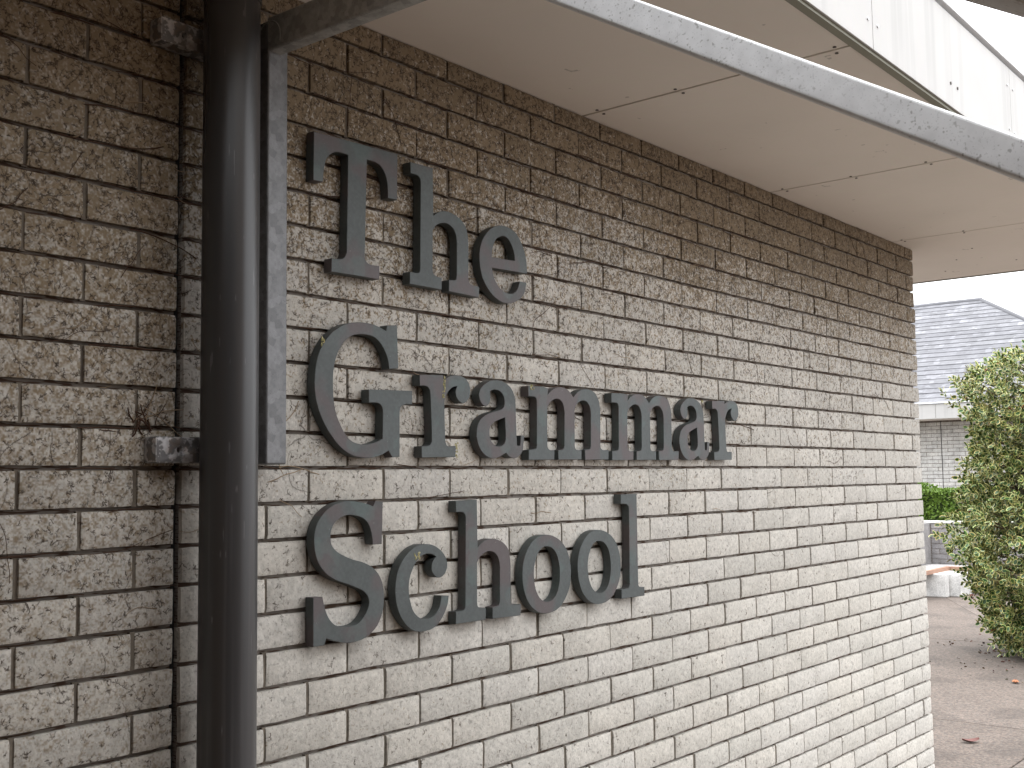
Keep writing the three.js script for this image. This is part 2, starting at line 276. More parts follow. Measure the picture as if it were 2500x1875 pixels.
// eaves: soffit panels, fascia panels, trims, screws
{
  const soff = mesh('soffit', box(-7, 6.335, SOFFIT + .012, SOFFIT + .03, -4, 1.08), mTrim, school);
  const e = [-4.86, -3.26, -1.66, -.06, 1.54, 3.14, 4.76, 6.34];
  for (let i = 0; i + 1 < e.length; i++) mesh('soffit_panel', rbox(e[i] + .006, e[i + 1] - .006, SOFFIT, SOFFIT + .0115, i === 6 ? -4 : -.25, 1.082, .002, 1), mSoffit, soff);
  for (const x of e.slice(2, 7)) for (const z of [.07, .42, .78, 1.03]) for (const s of [-1, 1]) { const g = new THREE.CylinderGeometry(.0055, .0065, .003, 10); g.translate(x + s * rr(.022, .03), SOFFIT - .0012, z + rr(-.01, .01)); mesh('screw', g, mScrew, soff); }
  for (const [x, z] of [[5.3, .3], [5.62, .1], [5.9, .4], [5.55, -.25], [6.0, -.1]]) { const g = new THREE.CylinderGeometry(.005, .006, .003, 8); g.translate(x, SOFFIT - .0012, z); mesh('screw', g, mScrew, soff); }
  mesh('edge_trim', mergeGeometries([box(-7, 6.35, SOFFIT - .004, SOFFIT + .011, 1.083, 1.112), box(6.341, 6.37, SOFFIT - .004, SOFFIT + .011, -4, 1.083)]), mTrim, soff);
  const fas = mesh('fascia', box(-7, 6.34, SOFFIT + .031, SOFFIT + .395, 1.0, 1.098), mTrim, school);
  for (const [a, b] of [[-6.4, -4.8], [-4.8, -3.2], [-3.2, -1.6], [-1.6, .03], [.03, 1.64], [1.64, 3.235], [3.235, 4.84], [4.84, 6.36]]) mesh('fascia_panel', rbox(a + .002, b - .002, SOFFIT + .006, SOFFIT + .388, 1.113, 1.122, .002, 1), mFascia, fas);
  mesh('fascia_panel', rbox(6.371, 6.38, SOFFIT + .006, SOFFIT + .388, -4, 1.11, .002, 1), mFascia, fas);
  for (const x of [.03, 1.64, 3.235, 4.84]) for (const y of [.1, .3]) for (const s of [-1, 1]) { const g = new THREE.CylinderGeometry(.006, .007, .004, 10).rotateX(Math.PI / 2); g.translate(x + s * .042, SOFFIT + y, 1.1235); mesh('screw', g, mat({ color: lin(.5, .5, .5), roughness: .4, metalness: .6 }), fas); }
  for (const x of [2.42, 2.5, 4.0, 4.08]) { const g = new THREE.CylinderGeometry(.006, .007, .004, 10).rotateX(Math.PI / 2); g.translate(x, SOFFIT + .1, 1.1235); mesh('screw', g, mScrew, fas); }
  mesh('cap_flashing', mergeGeometries([rbox(-7, 6.4, SOFFIT + .402, SOFFIT + .434, 1.04, 1.135, .004, 2), box(-7, 6.39, SOFFIT + .389, SOFFIT + .402, 1.06, 1.11)]), mCap, fas);
  const s = new THREE.Shape([[1.05, SOFFIT + .41], [-4.5, SOFFIT + 2.9], [-4.5, SOFFIT + .1], [.95, SOFFIT + .1]].map((p) => new THREE.Vector2(...p)));
  const g = new THREE.ExtrudeGeometry(s, { depth: 13.3, bevelEnabled: false }); g.rotateY(-Math.PI / 2); g.scale(1, 1, 1); g.translate(6.3, 0, 0);
  mesh('roof', uvm(g), mRoofDark, school);
}

{ // added unseen blockers, placed to darken the left: end wall, ceiling and far wall shut out the sky from that side and above
  const blocker = mesh('blocker_end_wall', box(-3.0, -2.46, 0, SOFFIT - .003, .012, 3.2), mat({ map: CONC, bumpMap: RELIEF, bumpScale: .004, roughness: .95, color: lin(.62, .4, .24) }), school);  // added out of view; brown tone warms the light it bounces
  mesh('blocker_ceiling', box(-2.459, -.85, 3.3, 3.33, 1.33, 3.2), mat({ color: lin(.16, .1, .06), roughness: .7 }), blocker);
  mesh('blocker_fascia', rbox(-.849, -.82, 3.29, 3.66, 1.33, 3.2, .003, 1), mFascia, blocker);
  mesh('blocker_roof', box(-2.459, -.86, 3.331, 3.62, 1.33, 3.2), mRoofDark, blocker);
  const t = thing('blocker_side_wall', 'added unseen brick wall behind the camera that blocks sky light', 'wall');
  mesh('wall', box(-9, .9, 0, 4.3, 3.205, 3.7), mat({ map: CONC, bumpMap: RELIEF, bumpScale: .004, roughness: .95, color: lin(.62, .4, .24) }), t);  // unseen light blocker, brown to warm its bounce
  mesh('coping', rbox(-9.05, .95, 4.301, 4.38, 3.16, 3.75, .01, 2), mat({ map: CONC, roughness: .9 }), t);
}
{ const o = mesh('movement_joint', box(JOINT_A + .001, JOINT_B - .001, 0, SOFFIT - .003, -.06, -.03), mat({ color: lin(.012, .012, .012), roughness: .8 }), school); o.userData.label = 'black sealant in the open vertical joint'; }

// ---------------------------------------------------------------- metal letters
const GLYPHS = {   // outlines in millimetres from the left edge and the base line; c marks a corner
  T: ["2,402c 343,408c 340,261c 300,260c 297,309 287,335 270,354 245,362 212,362c 209,261 202,67c 207,49 224,41 263,42c 263,0c 69,-2c 70,38c 108,41 122,50 129,64c 135,360c 108,361 85,358 62,344 49,327 42,303 39,282 37,258c 0,257c"],
  h: ["5,395c 109,397c 110,240c 125,251 148,261 178,266 209,262 243,249 267,228 276,205 280,165c 278,55c 281,44 293,37 333,35c 330,-2c 181,1c 182,39c 202,41 215,44 220,58c 222,169c 218,192 208,209 190,221 169,225 143,220 122,209 107,191c 105,60c 108,50 119,44 148,41c 147,2c 0,3c 1,42c 29,42 42,45 47,55c 52,340c 49,350 41,357 27,359 6,359c"],
  e: ["258,114c 255,154 246,189 227,221 199,250 165,263 128,266 91,259 60,244 36,223 15,196 3,165 0,134 3,103 13,71 33,43 59,20 89,4 122,-5 156,-4 191,6 223,24 242,44 253,81c 215,81c 206,60 192,42 173,33 148,31 123,36 99,49 81,68 71,89 65,109c", "65,146c 189,151c 188,167 182,186 170,206 152,224 127,229 105,222 87,210 75,190 67,167"],
  G: ["288,402c 330,406c 335,272c 295,268c 291,292 279,319 260,343 234,360 200,365 166,363 137,354 112,336 94,313 80,285 71,249 69,209 71,169 80,127 98,91 119,62 144,44 177,36 210,37 240,44 266,54c 268,140c 265,149 257,158 244,162 210,161c 210,201c 395,206c 395,163c 369,163 351,158 343,150 340,137c 339,0c 307,-2c 291,18c 259,4 217,-4 180,-3 144,3 101,24 66,55 35,94 11,140 0,187 1,239 11,285 28,318 55,351 91,377 130,393 174,400 219,400 253,394 283,384c"],
  r: ["0,260c 109,266c 111,251c 129,259 152,267 175,269 204,266 224,257 236,242 240,222 237,202 223,186 205,178 188,183 174,195 168,211 171,223 176,233c 157,229 141,220 128,207 114,183c 117,63c 119,50 126,38 140,36 167,38c 166,2c 8,-1c 7,35c 33,36 46,40 54,50c 53,112c 49,201c 47,212 40,221 27,226 1,225c"],
  a: ["72,222c 89,228 110,228 131,220 143,207 147,190 144,174 133,164c 109,158 79,151 47,141 20,124 6,104 0,80 3,53 14,31 33,12 59,-1 85,-4 112,-1 133,7 151,15c 166,4 185,-2 206,-2 228,8 243,24 248,48 252,76c 233,76c 231,57 228,40c 212,41c 210,76c 208,155c 206,195 199,218 184,239 159,253 129,261 99,262 69,257 43,244 23,228 14,209 17,192 27,179 41,171 56,173 68,183 73,198 72,212", "148,136c 149,114 151,75 149,56 140,44 122,37 98,38 80,49 69,66 66,87 72,104 87,116 111,125"],
  m: ["3,259c 89,261c 120,256c 115,233c 133,247 159,259 186,264 215,263 238,256 255,246 271,231c 289,246 313,259 345,266 380,264 408,255 425,240 435,224 443,193c 439,56c 442,46 453,39 493,39c 491,2c 338,0c 337,37c 358,39 371,42 376,51c 380,170c 377,190 369,206 354,218 331,222 309,216 288,203 277,184c 275,52c 278,42 289,37 316,36c 315,1c 172,0c 172,35c 196,37 206,41 210,51c 214,174c 208,198 197,213 181,220 162,220 139,212 122,200 112,184c 109,49c 113,41 124,35 150,35c 148,0c 0,-2c 1,33c 30,36 43,39 48,48c 51,207c 48,216 39,221 25,222 3,222c"],
  S: ["241,402c 272,399c 267,273c 229,273c 227,293 221,316 208,339 185,354 158,361 128,363 102,356 80,342 67,320 65,298 70,279 87,262 113,248 150,234 188,224 223,209 250,188 268,160 275,128 274,91 265,61 246,32 214,10 180,-1 138,-4 101,2 72,10 49,19c 41,0c 0,1c 0,137c 35,136c 40,116 49,91 62,70 80,54 105,46 138,43 169,48 191,63 207,83 214,105 209,122 192,139 165,151 127,165 83,180 47,201 22,228 8,258 3,291 5,317 15,344 36,369 65,389 98,400 135,405 173,401 204,395 231,386c"],
  c: ["181,220c 167,209 160,193 161,177 172,163 188,155 206,156 223,167 232,184 231,205 219,225 198,243 169,257 140,262 108,261 77,252 49,234 27,212 10,184 2,154 0,122 4,94 13,67 28,42 50,19 75,3 106,-5 134,-5 166,0 196,17 217,39 232,65 239,94c 203,97c 201,82 195,63 181,46 164,36 143,31 115,34 92,47 75,66 66,89 60,114 59,140 64,165 74,185 85,202 102,219 122,229 145,232 166,228"],
  o: ["142,269 178,263 218,246 248,222 268,192 279,157 281,120 275,84 257,51 229,21 194,2 158,-5 118,-5 83,4 52,22 27,47 12,74 2,109 0,144 6,179 21,209 44,237 73,257 106,267", "137,230 164,225 187,211 203,188 212,161 215,131 212,101 203,73 186,49 162,36 136,33 110,40 88,57 72,82 64,112 62,144 68,173 81,199 98,218 118,228"],
  l: ["10,398c 121,398c 120,220c 119,44c 125,37 140,32 163,31c 162,-3c 0,-1c 1,34c 30,34 51,37 59,49c 64,341c 61,351 51,358 33,361 8,362c"],
};

const contour = (str) => {                                           // straight runs between corners, smooth splines through the rest
  const p = str.split(' ').map((t) => { const c = t.endsWith('c'); const [x, y] = t.replace('c', '').split(',').map(Number); return { x: x / 1000, y: y / 1000, c }; });
  const out = [], n = p.length, s0 = p.findIndex((q) => q.c);
  if (s0 < 0) return new THREE.CatmullRomCurve3(p.map((q) => V(q.x, q.y, 0)), true, 'centripetal').getPoints(n * 4).slice(0, -1).map((q) => new THREE.Vector2(q.x, q.y));
  const o = [...p.slice(s0), ...p.slice(0, s0), p[s0]]; let run = [o[0]];
  for (let i = 1; i < o.length; i++) {
    run.push(o[i]);
    if (o[i].c) { const pts = run.length === 2 ? [run[0]] : new THREE.CatmullRomCurve3(run.map((q) => V(q.x, q.y, 0)), false, 'centripetal').getPoints((run.length - 1) * 4).slice(0, -1); for (const q of pts) out.push(new THREE.Vector2(q.x, q.y)); run = [o[i]]; }
  }
  return out;
};
const glyphGeo = {};
for (const k in GLYPHS) {
  const [a, ...holes] = GLYPHS[k].map(contour), sh = new THREE.Shape(a); for (const h of holes) sh.holes.push(new THREE.Path(h));
  const g = new THREE.ExtrudeGeometry(sh, { depth: .0316, bevelEnabled: true, bevelThickness: .0012, bevelSize: .0012, bevelOffset: -.0012, bevelSegments: 1 }); g.translate(0, 0, .0052);
  glyphGeo[k] = toCreasedNormals(g, .35);
}
const LETTERS = [
  ['T', .132, 2.912, 'dark metal capital T that begins the top word'], ['h', .526, 2.912, 'dark metal letter h in the top word between T and e'], ['e', .861, 2.912, 'dark metal letter e that ends the top word'],
  ['G', .139, 2.372, 'large dark metal capital G that begins the middle word'], ['r', .567, 2.371, 'metal letter r right after the capital G, with yellowish streaks'], ['a', .837, 2.374, 'metal letter a between the first r and the first m'],
  ['m', 1.112, 2.367, 'first of the two metal letters m in the middle word'], ['m', 1.628, 2.368, 'second of the two metal letters m in the middle word'], ['a', 2.129, 2.373, 'metal letter a between the second m and the last r'], ['r', 2.413, 2.371, 'metal letter r that ends the middle word'],
  ['S', .134, 1.838, 'large dark metal capital S that begins the bottom word'], ['c', .456, 1.838, 'dark metal letter c after the capital S'], ['h', .726, 1.836, 'reddish metal letter h in the bottom word between c and o'], ['o', 1.068, 1.832, 'first of the two metal letters o in the bottom word'], ['o', 1.39, 1.835, 'second of the two metal letters o, touching the l'], ['l', 1.672, 1.836, 'tall metal letter l that ends the bottom word'],
];
LETTERS.forEach(([k, x, y, label], i) => {
  const o = mesh(numbered('metal_letter'), glyphGeo[k], letterMats[[0, 2, 1, 1, 4, 1, 3, 5, 1, 4, 0, 2, 3, 5, 2, 3][i]], scene); o.position.set(x, y, 0);
  o.userData = { label, category: 'letter', group: 'raised metal letters on the brick wall' };
});

{ // yellow lichen on a few letters
  seed = 321; const mLichen = [lin(.3, .26, .12), lin(.36, .34, .2), lin(.18, .175, .08)].map((c) => mat({ color: c, roughness: 1 }));
  const flake = (o, x, y, z, n, sx, sy) => { for (let k = 0; k < 3; k++) { const l = []; for (let i = 0; i < n; i++) { const g = new THREE.IcosahedronGeometry(1, 1), r = rr(.001, .0034); g.scale(r, r * rr(.8, 2.2), .0007); g.rotateZ(rr(-.4, .4)); g.translate(x + rr(-sx, sx), y + rr(-sy, sy), z); l.push(g); } mesh('lichen', mergeGeometries(l), mLichen[k], o).userData.kind = 'stuff'; } };
  const L = (i) => scene.children.filter((o) => o.name.startsWith('metal_letter'))[i];
  flake(L(4), .112, .225, .0382, 12, .007, .035); flake(L(4), .17, .025, .0382, 9, .007, .024); flake(L(6), .027, .255, .0382, 7, .012, .009); flake(L(8), .2, .25, .0382, 3, .01, .004); flake(L(11), .095, .228, .0382, 6, .016, .01); flake(L(3), .03, .33, .0382, 5, .006, .012);
}

// ---------------------------------------------------------------- downpipe on its brackets
{
  const t = thing('downpipe', 'black round downpipe standing clear of the brick wall on two zinc brackets', 'pipe');
  const pg = new THREE.CylinderGeometry(.0725, .0725, SOFFIT, 64, 1, true); pg.translate(-.223, SOFFIT / 2, .13); mesh('pipe', pg, mPipe, t);
  const cg = new THREE.LatheGeometry([[.0727, 0], [.076, .004], [.0765, .085], [.0727, .09]].map((p) => new THREE.Vector2(...p)), 64); cg.translate(-.223, 3.553, .13); mesh('pipe_collar', cg, mPipe, t);
  const M = makeTex(256, 256, (i, j) => { const a = fbm(i / 256 * 6, j / 256 * 6, 310, 4, 6), b = smooth(.48, .6, fbm(i / 256 * 9, j / 256 * 9, 315, 4, 9)), r = smooth(.6, .7, fbm(i / 256 * 7, j / 256 * 7, 318, 3, 7)); const v = .15 + .3 * b * a * 1.6; return [v + .03 * r, v + .008 * r, v * 1.03 - .01 * r]; }, { rx: 1 / .16, ry: 1 / .16 });
  for (const y of [2.384, 3.46]) {
    const s = new THREE.Shape(), x0 = -.385, x1 = -.1, h = .033, r = .008;
    s.moveTo(x0 + r, -h); s.lineTo(x1, -h); s.lineTo(x1, h); s.lineTo(x0 + r, h); s.quadraticCurveTo(x0, h, x0, h - r); s.lineTo(x0, -h + r); s.quadraticCurveTo(x0, -h, x0 + r, -h);
    const hole = new THREE.Path(); hole.absellipse(-.315, .0, .0075, .009, 0, Math.PI * 2); s.holes.push(hole);
    const g = new THREE.ExtrudeGeometry(s, { depth: .046, bevelEnabled: true, bevelThickness: .003, bevelSize: .003, bevelOffset: -.003, bevelSegments: 2 }); g.translate(0, y, .001 + .003);
    mesh('bracket', toCreasedNormals(g, .5), mat({ map: M, roughness: .55, metalness: .3 }), t);
  }
}

// ---------------------------------------------------------------- open steel frames that lean out from the wall, one thing each
{
  const slope = .605, yTop = (z) => 3.2585 - slope * (z - 1.327), yBot = (z) => 3.187 - slope * (z - 1.327);
  for (const [X, label] of [[-.07, 'galvanised steel frame bolted beside the downpipe, its sloping beam crossing the white soffit'], [-1.29, 'nearer galvanised sloping beam cutting across the top right corner']]) {
    const t = thing('steel_frame', label, 'frame', 'sloping galvanised frames along the wall');
    mesh('wall_bracket', rbox(X, X + .07, 2.347, 3.57, .0035, .085, .006, 3), mGalv, t);
    const r = (a, b, d) => { const L = Math.hypot(b[0] - a[0], b[1] - a[1]); return [a[0] + (b[0] - a[0]) / L * d, a[1] + (b[1] - a[1]) / L * d]; };
    const bar = (pts) => { const g = new THREE.ExtrudeGeometry(new THREE.Shape(pts.map((p) => new THREE.Vector2(...p))), { depth: .032, bevelEnabled: true, bevelThickness: .009, bevelSize: .009, bevelOffset: -.009, bevelSegments: 4 }); g.rotateY(-Math.PI / 2); g.translate(X + .041, 0, 0); return uvm(toCreasedNormals(g, .2)); };
    mesh('arm', bar([[.078, 3.482], [.846, 3.478], [.805, 3.572], [.078, 3.58]]), mGalvArm, t);
    mesh('sloping_beam', bar([[.82, 3.489], [2.85, yBot(2.85)], [2.85, yTop(2.85)], [.79, 3.583]]), mGalvOld, t);
    mesh('post', rbox(X, X + .06, 0, yBot(2.82) + .02, 2.78, 2.84, .006, 2), mGalv, t);
    const w = new THREE.TorusGeometry(.05, .003, 6, 24, Math.PI * 1.1); w.rotateY(Math.PI / 2); w.translate(X + .001, 3.515, .086); mesh('weld', w, mGalvArm, t);
  }
}

// ---------------------------------------------------------------- courtyard: far building, low wall, hedge, bench, holly
const concMats = TINTS.map((c) => mat({ map: CONC, bumpMap: RELIEF, bumpScale: .004, roughness: .94, color: lin(c[0] * 1.22, c[1] * 1.22, c[2] * 1.21) }));
const greyMats = TINTS.map((c) => mat({ map: CONC, bumpMap: RELIEF, bumpScale: .004, roughness: .94, color: lin(c[0] * .62, c[1] * .6, c[2] * .62) }));
const uvM = (x, y) => [x, y];
function brickRun(core, x0, x1, yTop, n, mats, single, opt = {}) {   // running bond in the core's own frame
  const rest = [];
  for (let k = 0; k < n; k++) { const yt = yTop - k * .1 - .005, yb = yt - .09; if (yb < 0) break;
    for (let x = x0 - (k % 2) * .15; x < x1 - .01; x += .3) { const a = Math.max(x, x0) + (x > x0 ? .0045 : 0), b = Math.min(x + .3, x1) - .0045; if (b - a < .03) continue; if (opt.skip && opt.skip(a, b, yb)) continue;
      const g = brickGeo(a, b, yb, yt, 0, uvM, { nx: 3, ny: 2, rough: .001, deep: .02 });
      if (single(a, b, yb)) mesh('brick', g, mats[rnd() * 6 | 0], core); else rest.push(g); } }
  if (rest.length) { const o = mesh('brick', mergeGeometries(rest), mats[0], core); o.userData.kind = 'stuff'; }
}
seed = 777;
{ // far building, its wall in the plane x = 28.5
  const t = thing('brick_building', 'low grey brick building with slate hipped roof and white fascia behind the hedge', 'building');
  t.position.set(28.5, 0, 0); t.rotation.y = -Math.PI / 2;           // local x = world z, local z = towards the camera side
  const core = mesh('wall', box(-16, -2.9, 0, 3.7, -.4, -.014), mMortar, t);
  brickRun(core, -15.965, -7.765, 3.66, 37, concMats, (a, b, y) => a > -9 && y > 1.55);
  brickRun(core, -7.75, -2.9, 3.66, 37, concMats, (a, b, y) => b < -5.6 && y > 1.55);
  mesh('movement_joint', box(-7.766, -7.749, 0, 3.68, -.0138, -.009), mat({ color: lin(.02, .02, .022), roughness: .9 }), t);
  mesh('soffit', box(-16, -2.0, 3.7, 3.72, -.02, 1.09), mSoffit, t);
  const fas = mesh('fascia', box(-16, -2.05, 3.725, 4.09, 1.02, 1.095), mTrim, t);
  for (const [a, b] of [[-10.7, -9.1], [-9.1, -7.5], [-7.5, -5.9], [-5.9, -4.3], [-4.3, -2.05]]) mesh('fascia_panel', rbox(a + .004, b - .004, 3.7, 4.085, 1.1, 1.112, .003, 1), mFascia, fas);
  mesh('edge_flashing', rbox(-16, -2.0, 4.09, 4.125, 1.0, 1.15, .005, 2), mCap, fas);
  // hipped slate roof: eaves line z = 1.1, ridge 6 m further back
  const SL = makeTex(512, 512, (i, j) => { const x = i / 512, y = j / 512, c = hash(Math.floor(x * 12), Math.floor(y * 10) , 400), a = fbm(x * 8, y * 8, 410, 4, 8), s = fbm(x * 40, y * 40, 415, 2, 40), l = smooth(.62, .7, fbm(x * 14, y * 14, 420, 3, 14)); const v = .16 * (.8 + .22 * c) * (.75 + .5 * a) * (.85 + .3 * s) + .06 * l; return [v * .98, v * .985, v * 1.06]; }, { rx: 1 / 3, ry: 1 / 2.9 });
  const mSlate = [0, 1, 2, 3].map((k) => { const m = SL.clone(); m.offset.set(k * .29, k * .41); m.needsUpdate = true; return mat({ map: m, roughness: .7, color: lin(1 - .05 * k, 1 - .05 * k, 1 - .045 * k) }); });
  const rise = 3.44, run = 6, n = 24, slopeL = Math.hypot(rise, run), roof = mesh('roof', (() => { const g = new THREE.BufferGeometry(); const p = [[-16, 4.08, 1.08], [-2.1, 4.08, 1.08], [-8.03, 7.5, -4.9], [-16, 7.5, -4.9], [-2.1, 4.08, -10.9]]; g.setAttribute('position', new THREE.Float32BufferAttribute([0, 1, 2, 0, 2, 3, 1, 4, 2].flatMap((q) => p[q]), 3)); g.computeVertexNormals(); return uvm(g); })(), mRoofDark, t);
  const N = V(0, run, rise).normalize();
  const slab = (s0, s1, l, r0, r1, lift, th) => {                    // one course of slates on the slope: lower edge s0, upper s1
    const P = (x, s, h) => [x, 4.1 + rise * s / slopeL + N.y * h, 1.12 - run * s / slopeL + N.z * h];
    const a = P(l, s0, lift + th), b = P(r0, s0, lift + th), c = P(r1, s1, lift * .2 + .004), d = P(l, s1, lift * .2 + .004), a2 = P(l, s0, lift), b2 = P(r0, s0, lift);
    const g = new THREE.BufferGeometry(); g.setAttribute('position', new THREE.Float32BufferAttribute([a, b, c, a, c, d, a2, b2, b, a2, b, a].flat(), 3)); g.computeVertexNormals(); const uv = [[l, s0], [r0, s0], [r1, s1], [l, s0], [r1, s1], [l, s1], [l, s0], [r0, s0], [r0, s0 + .01], [l, s0], [r0, s0 + .01], [l, s0 + .01]]; g.setAttribute('uv', new THREE.Float32BufferAttribute(uv.flat(), 2)); return g;
  };
  for (let i = 0; i < n; i++) {
    const s0 = slopeL * i / n, s1 = slopeL * (i + 1.15) / n, rt = (s) => -2.03 - Math.min(6, run * s / slopeL); let x = -16;
    mesh('slate_course', slab(s0, Math.min(s1, slopeL), x, rt(s0), rt(Math.min(s1, slopeL)), .01 + rnd() * .005, .009), mSlate[i % 4], roof);
  }
  const cap = (a, b, r) => { const d = V(...b).sub(V(...a)), g = new THREE.CylinderGeometry(r, r, d.length(), 8, 1); g.applyQuaternion(new THREE.Quaternion().setFromUnitVectors(V(0, 1, 0), d.clone().normalize())); const m = V(...a).add(V(...b)).multiplyScalar(.5); g.translate(m.x, m.y, m.z); return g; };
  mesh('ridge_cap', cap([-16, 7.53, -4.9], [-8.0, 7.53, -4.9], .09), mSlate[2], roof);
  mesh('hip_cap', cap([-8.03, 7.53, -4.9], [-2.0, 4.12, 1.12], .08), mSlate[1], roof);
}
{ // low wall in front of the hedge, plane x = 20.95
  const t = thing('low_wall', 'low dark grey brick retaining wall with pale coping behind the bench', 'wall');
  t.position.set(20.95, 0, 0); t.rotation.y = -Math.PI / 2;
  const core = mesh('wall', box(-5.55, 3, 0, 1.3, -.35, -.014), mMortar, t);
  brickRun(core, -5.5, 3, 1.295, 13, greyMats, (a, b, y) => b < -3.2 && y > .3);
  const side = mesh('return_wall', box(-5.85, -5.52, 0, 1.3, -.3, 1.4), greyMats[4], t); side.userData.label = 'end of the wall turning towards the path';
  mesh('coping', rbox(-5.87, 3, 1.303, 1.345, -.36, .015, .006, 2), mat({ map: CONC, roughness: .9, color: lin(1.35, 1.35, 1.33) }), t);
  mesh('soil', box(-9, 3, 1.0, 1.12, -1.9, -.36), mat({ color: lin(.06, .045, .03), roughness: 1 }), t);
}
function leafGeo(rim, inner, w, l, cup) {                             // pointed oval leaf, rim and middle in two colours
  const ring = []; for (let i = 0; i < 8; i++) { const a = i / 8 * Math.PI * 2; ring.push([Math.sin(a) * w, l / 2 - Math.cos(a) * l / 2, Math.abs(Math.sin(a)) * cup]); }
  const pos = [], col = [], c0 = [0, l / 2, 0], inn = ring.map((p) => [p[0] * .74, l / 2 + (p[1] - l / 2) * .8, p[2] * .55]);
  const tri = (a, b, c, k) => { pos.push(...a, ...b, ...c); for (let q = 0; q < 3; q++) col.push(...k); };
  for (let i = 0; i < 8; i++) { const j = (i + 1) % 8; tri(ring[i], ring[j], inn[j], rim); tri(ring[i], inn[j], inn[i], rim); tri(inn[i], inn[j], c0, inner); }
  const g = new THREE.BufferGeometry(); g.setAttribute('position', new THREE.Float32BufferAttribute(pos, 3)); g.setAttribute('color', new THREE.Float32BufferAttribute(col, 3)); g.computeVertexNormals(); return g;
}
const mLeaf = (o) => new THREE.MeshPhysicalMaterial(Object.assign({ vertexColors: true, roughness: .5, side: THREE.DoubleSide, transmission: .0 }, o));
function instances(name, geo, m, list, parent) {
  const o = new THREE.InstancedMesh(geo, m, list.length); o.name = name; o.castShadow = o.receiveShadow = true; o.userData.kind = 'stuff'; const M = new THREE.Matrix4();
  list.forEach((q, i) => { M.compose(q.p, q.q, V(q.s, q.s, q.s)); o.setMatrixAt(i, M); o.setColorAt(i, q.c); }); parent.add(o); return o;
}
const aim = (dir, roll) => new THREE.Quaternion().setFromUnitVectors(V(0, 1, 0), dir.clone().normalize()).multiply(new THREE.Quaternion().setFromAxisAngle(V(0, 1, 0), roll));
{ // clipped green hedge on the bank behind the low wall
  seed = 909; const t = thing('hedge', 'bright green clipped hedge between low grey wall and far brick building', 'hedge');
  const list = [];
  for (let i = 0; i < 26000; i++) {
    const z = rr(-8.6, 1.5), h = .93 + .1 * (vnoise(z * 2.3, 1, 70) - .5) * 2 + .05 * (vnoise(z * 7, 2, 71) - .5), face = rnd(); let x, y;
    if (face < .62) { y = 1.08 + rnd() * h; x = 21.42 + .16 * vnoise(z * 4, y * 5, 72) + Math.pow(rnd(), 2) * .3; } else { x = rr(21.4, 22.5); y = 1.08 + h - rnd() * rnd() * .14; }
    const d = V(rr(-1.2, .3), rr(-.2, 1.2), rr(-1, 1)), g = rnd();
    list.push({ p: V(x, y, z), q: aim(d, rr(0, 6.3)), s: rr(.7, 1.25), c: lin(.75 + .5 * g, .8 + .35 * g, .7 + .3 * g) });
  }
  instances('foliage', leafGeo([.12, .2, .025], [.09, .165, .02], .02, .058, .005), mLeaf({ roughness: .55 }), list, t);
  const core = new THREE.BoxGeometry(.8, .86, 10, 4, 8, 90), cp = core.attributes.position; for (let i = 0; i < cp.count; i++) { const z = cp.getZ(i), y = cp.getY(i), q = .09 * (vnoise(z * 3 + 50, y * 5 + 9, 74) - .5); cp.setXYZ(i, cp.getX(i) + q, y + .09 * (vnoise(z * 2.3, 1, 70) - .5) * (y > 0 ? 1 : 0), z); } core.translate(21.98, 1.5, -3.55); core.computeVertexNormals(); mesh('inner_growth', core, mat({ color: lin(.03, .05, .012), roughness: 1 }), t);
  const tw = []; for (let z = -8.4; z < 1.4; z += .28) tw.push(box(21.75 + rr(-.1, .1), 21.79, 1.05, 1.85, z, z + .02)); mesh('stems', mergeGeometries(tw.map((g) => g)), mat({ color: lin(.06, .045, .03) }), t);
}
{ // bench: timber slats on concrete blocks, bent round a corner
  seed = 515; const t = thing('bench', 'timber slat bench with orange-brown edge on pale concrete blocks beside the path', 'bench');
  const W = makeTex(256, 256, (i, j) => { const x = i / 256, y = j / 256, g = fbm(x * 3, y * 60, 500, 3, 3), v = .42 * (.7 + .6 * g); return [v, v * .97, v * .95]; }, { rx: 1 / .8, ry: 1 / .4 });
  const E = makeTex(256, 256, (i, j) => { const x = i / 256, y = j / 256, g = fbm(x * 3, y * 40, 505, 3, 3), v = .3 * (.7 + .6 * g); return [v * 1.05, v * .62, v * .44]; }, { rx: 1 / .8, ry: 1 / .4 });
  const mW = mat({ map: W, roughness: .75 }), mE = mat({ map: E, roughness: .65 }), mB = mat({ map: CONC, roughness: .9, color: lin(1.25, 1.25, 1.25) });
  for (let i = 0; i < 4; i++) mesh('seat_slat', rbox(18.1, 20.38, .462, .5, -5.06 - .12 * i - .1, -5.06 - .12 * i, .004, 1), mW, t);
  for (let i = 0; i < 4; i++) mesh('seat_slat', rbox(20.4 + .13 * i + .02, 20.4 + .13 * i + .125, .462, .5, -5.5, -1.4, .004, 1), mW, t);
  mesh('edge_board', rbox(18.1, 20.4, .425, .505, -5.05, -4.965, .005, 1), mE, t); mesh('edge_board', rbox(20.352, 20.412, .425, .505, -4.955, -1.4, .005, 1), mE, t);
  mesh('concrete_block', rbox(19.43, 19.62, 0, .43, -5.5, -4.74, .02, 3), mB, t); mesh('concrete_block', rbox(19.65, 20.3, 0, .43, -5.3, -4.54, .02, 3), mB, t);
  mesh('seat_bearer', rbox(19.7, 20.25, .432, .46, -5.2, -4.985, .004, 1), mE, t); mesh('concrete_block', rbox(20.45, 20.9, 0, .43, -3.0, -2.3, .02, 3), mB, t);
  mesh('seat_bearer', rbox(20.47, 20.88, .432, .46, -2.9, -2.4, .004, 1), mE, t);
}
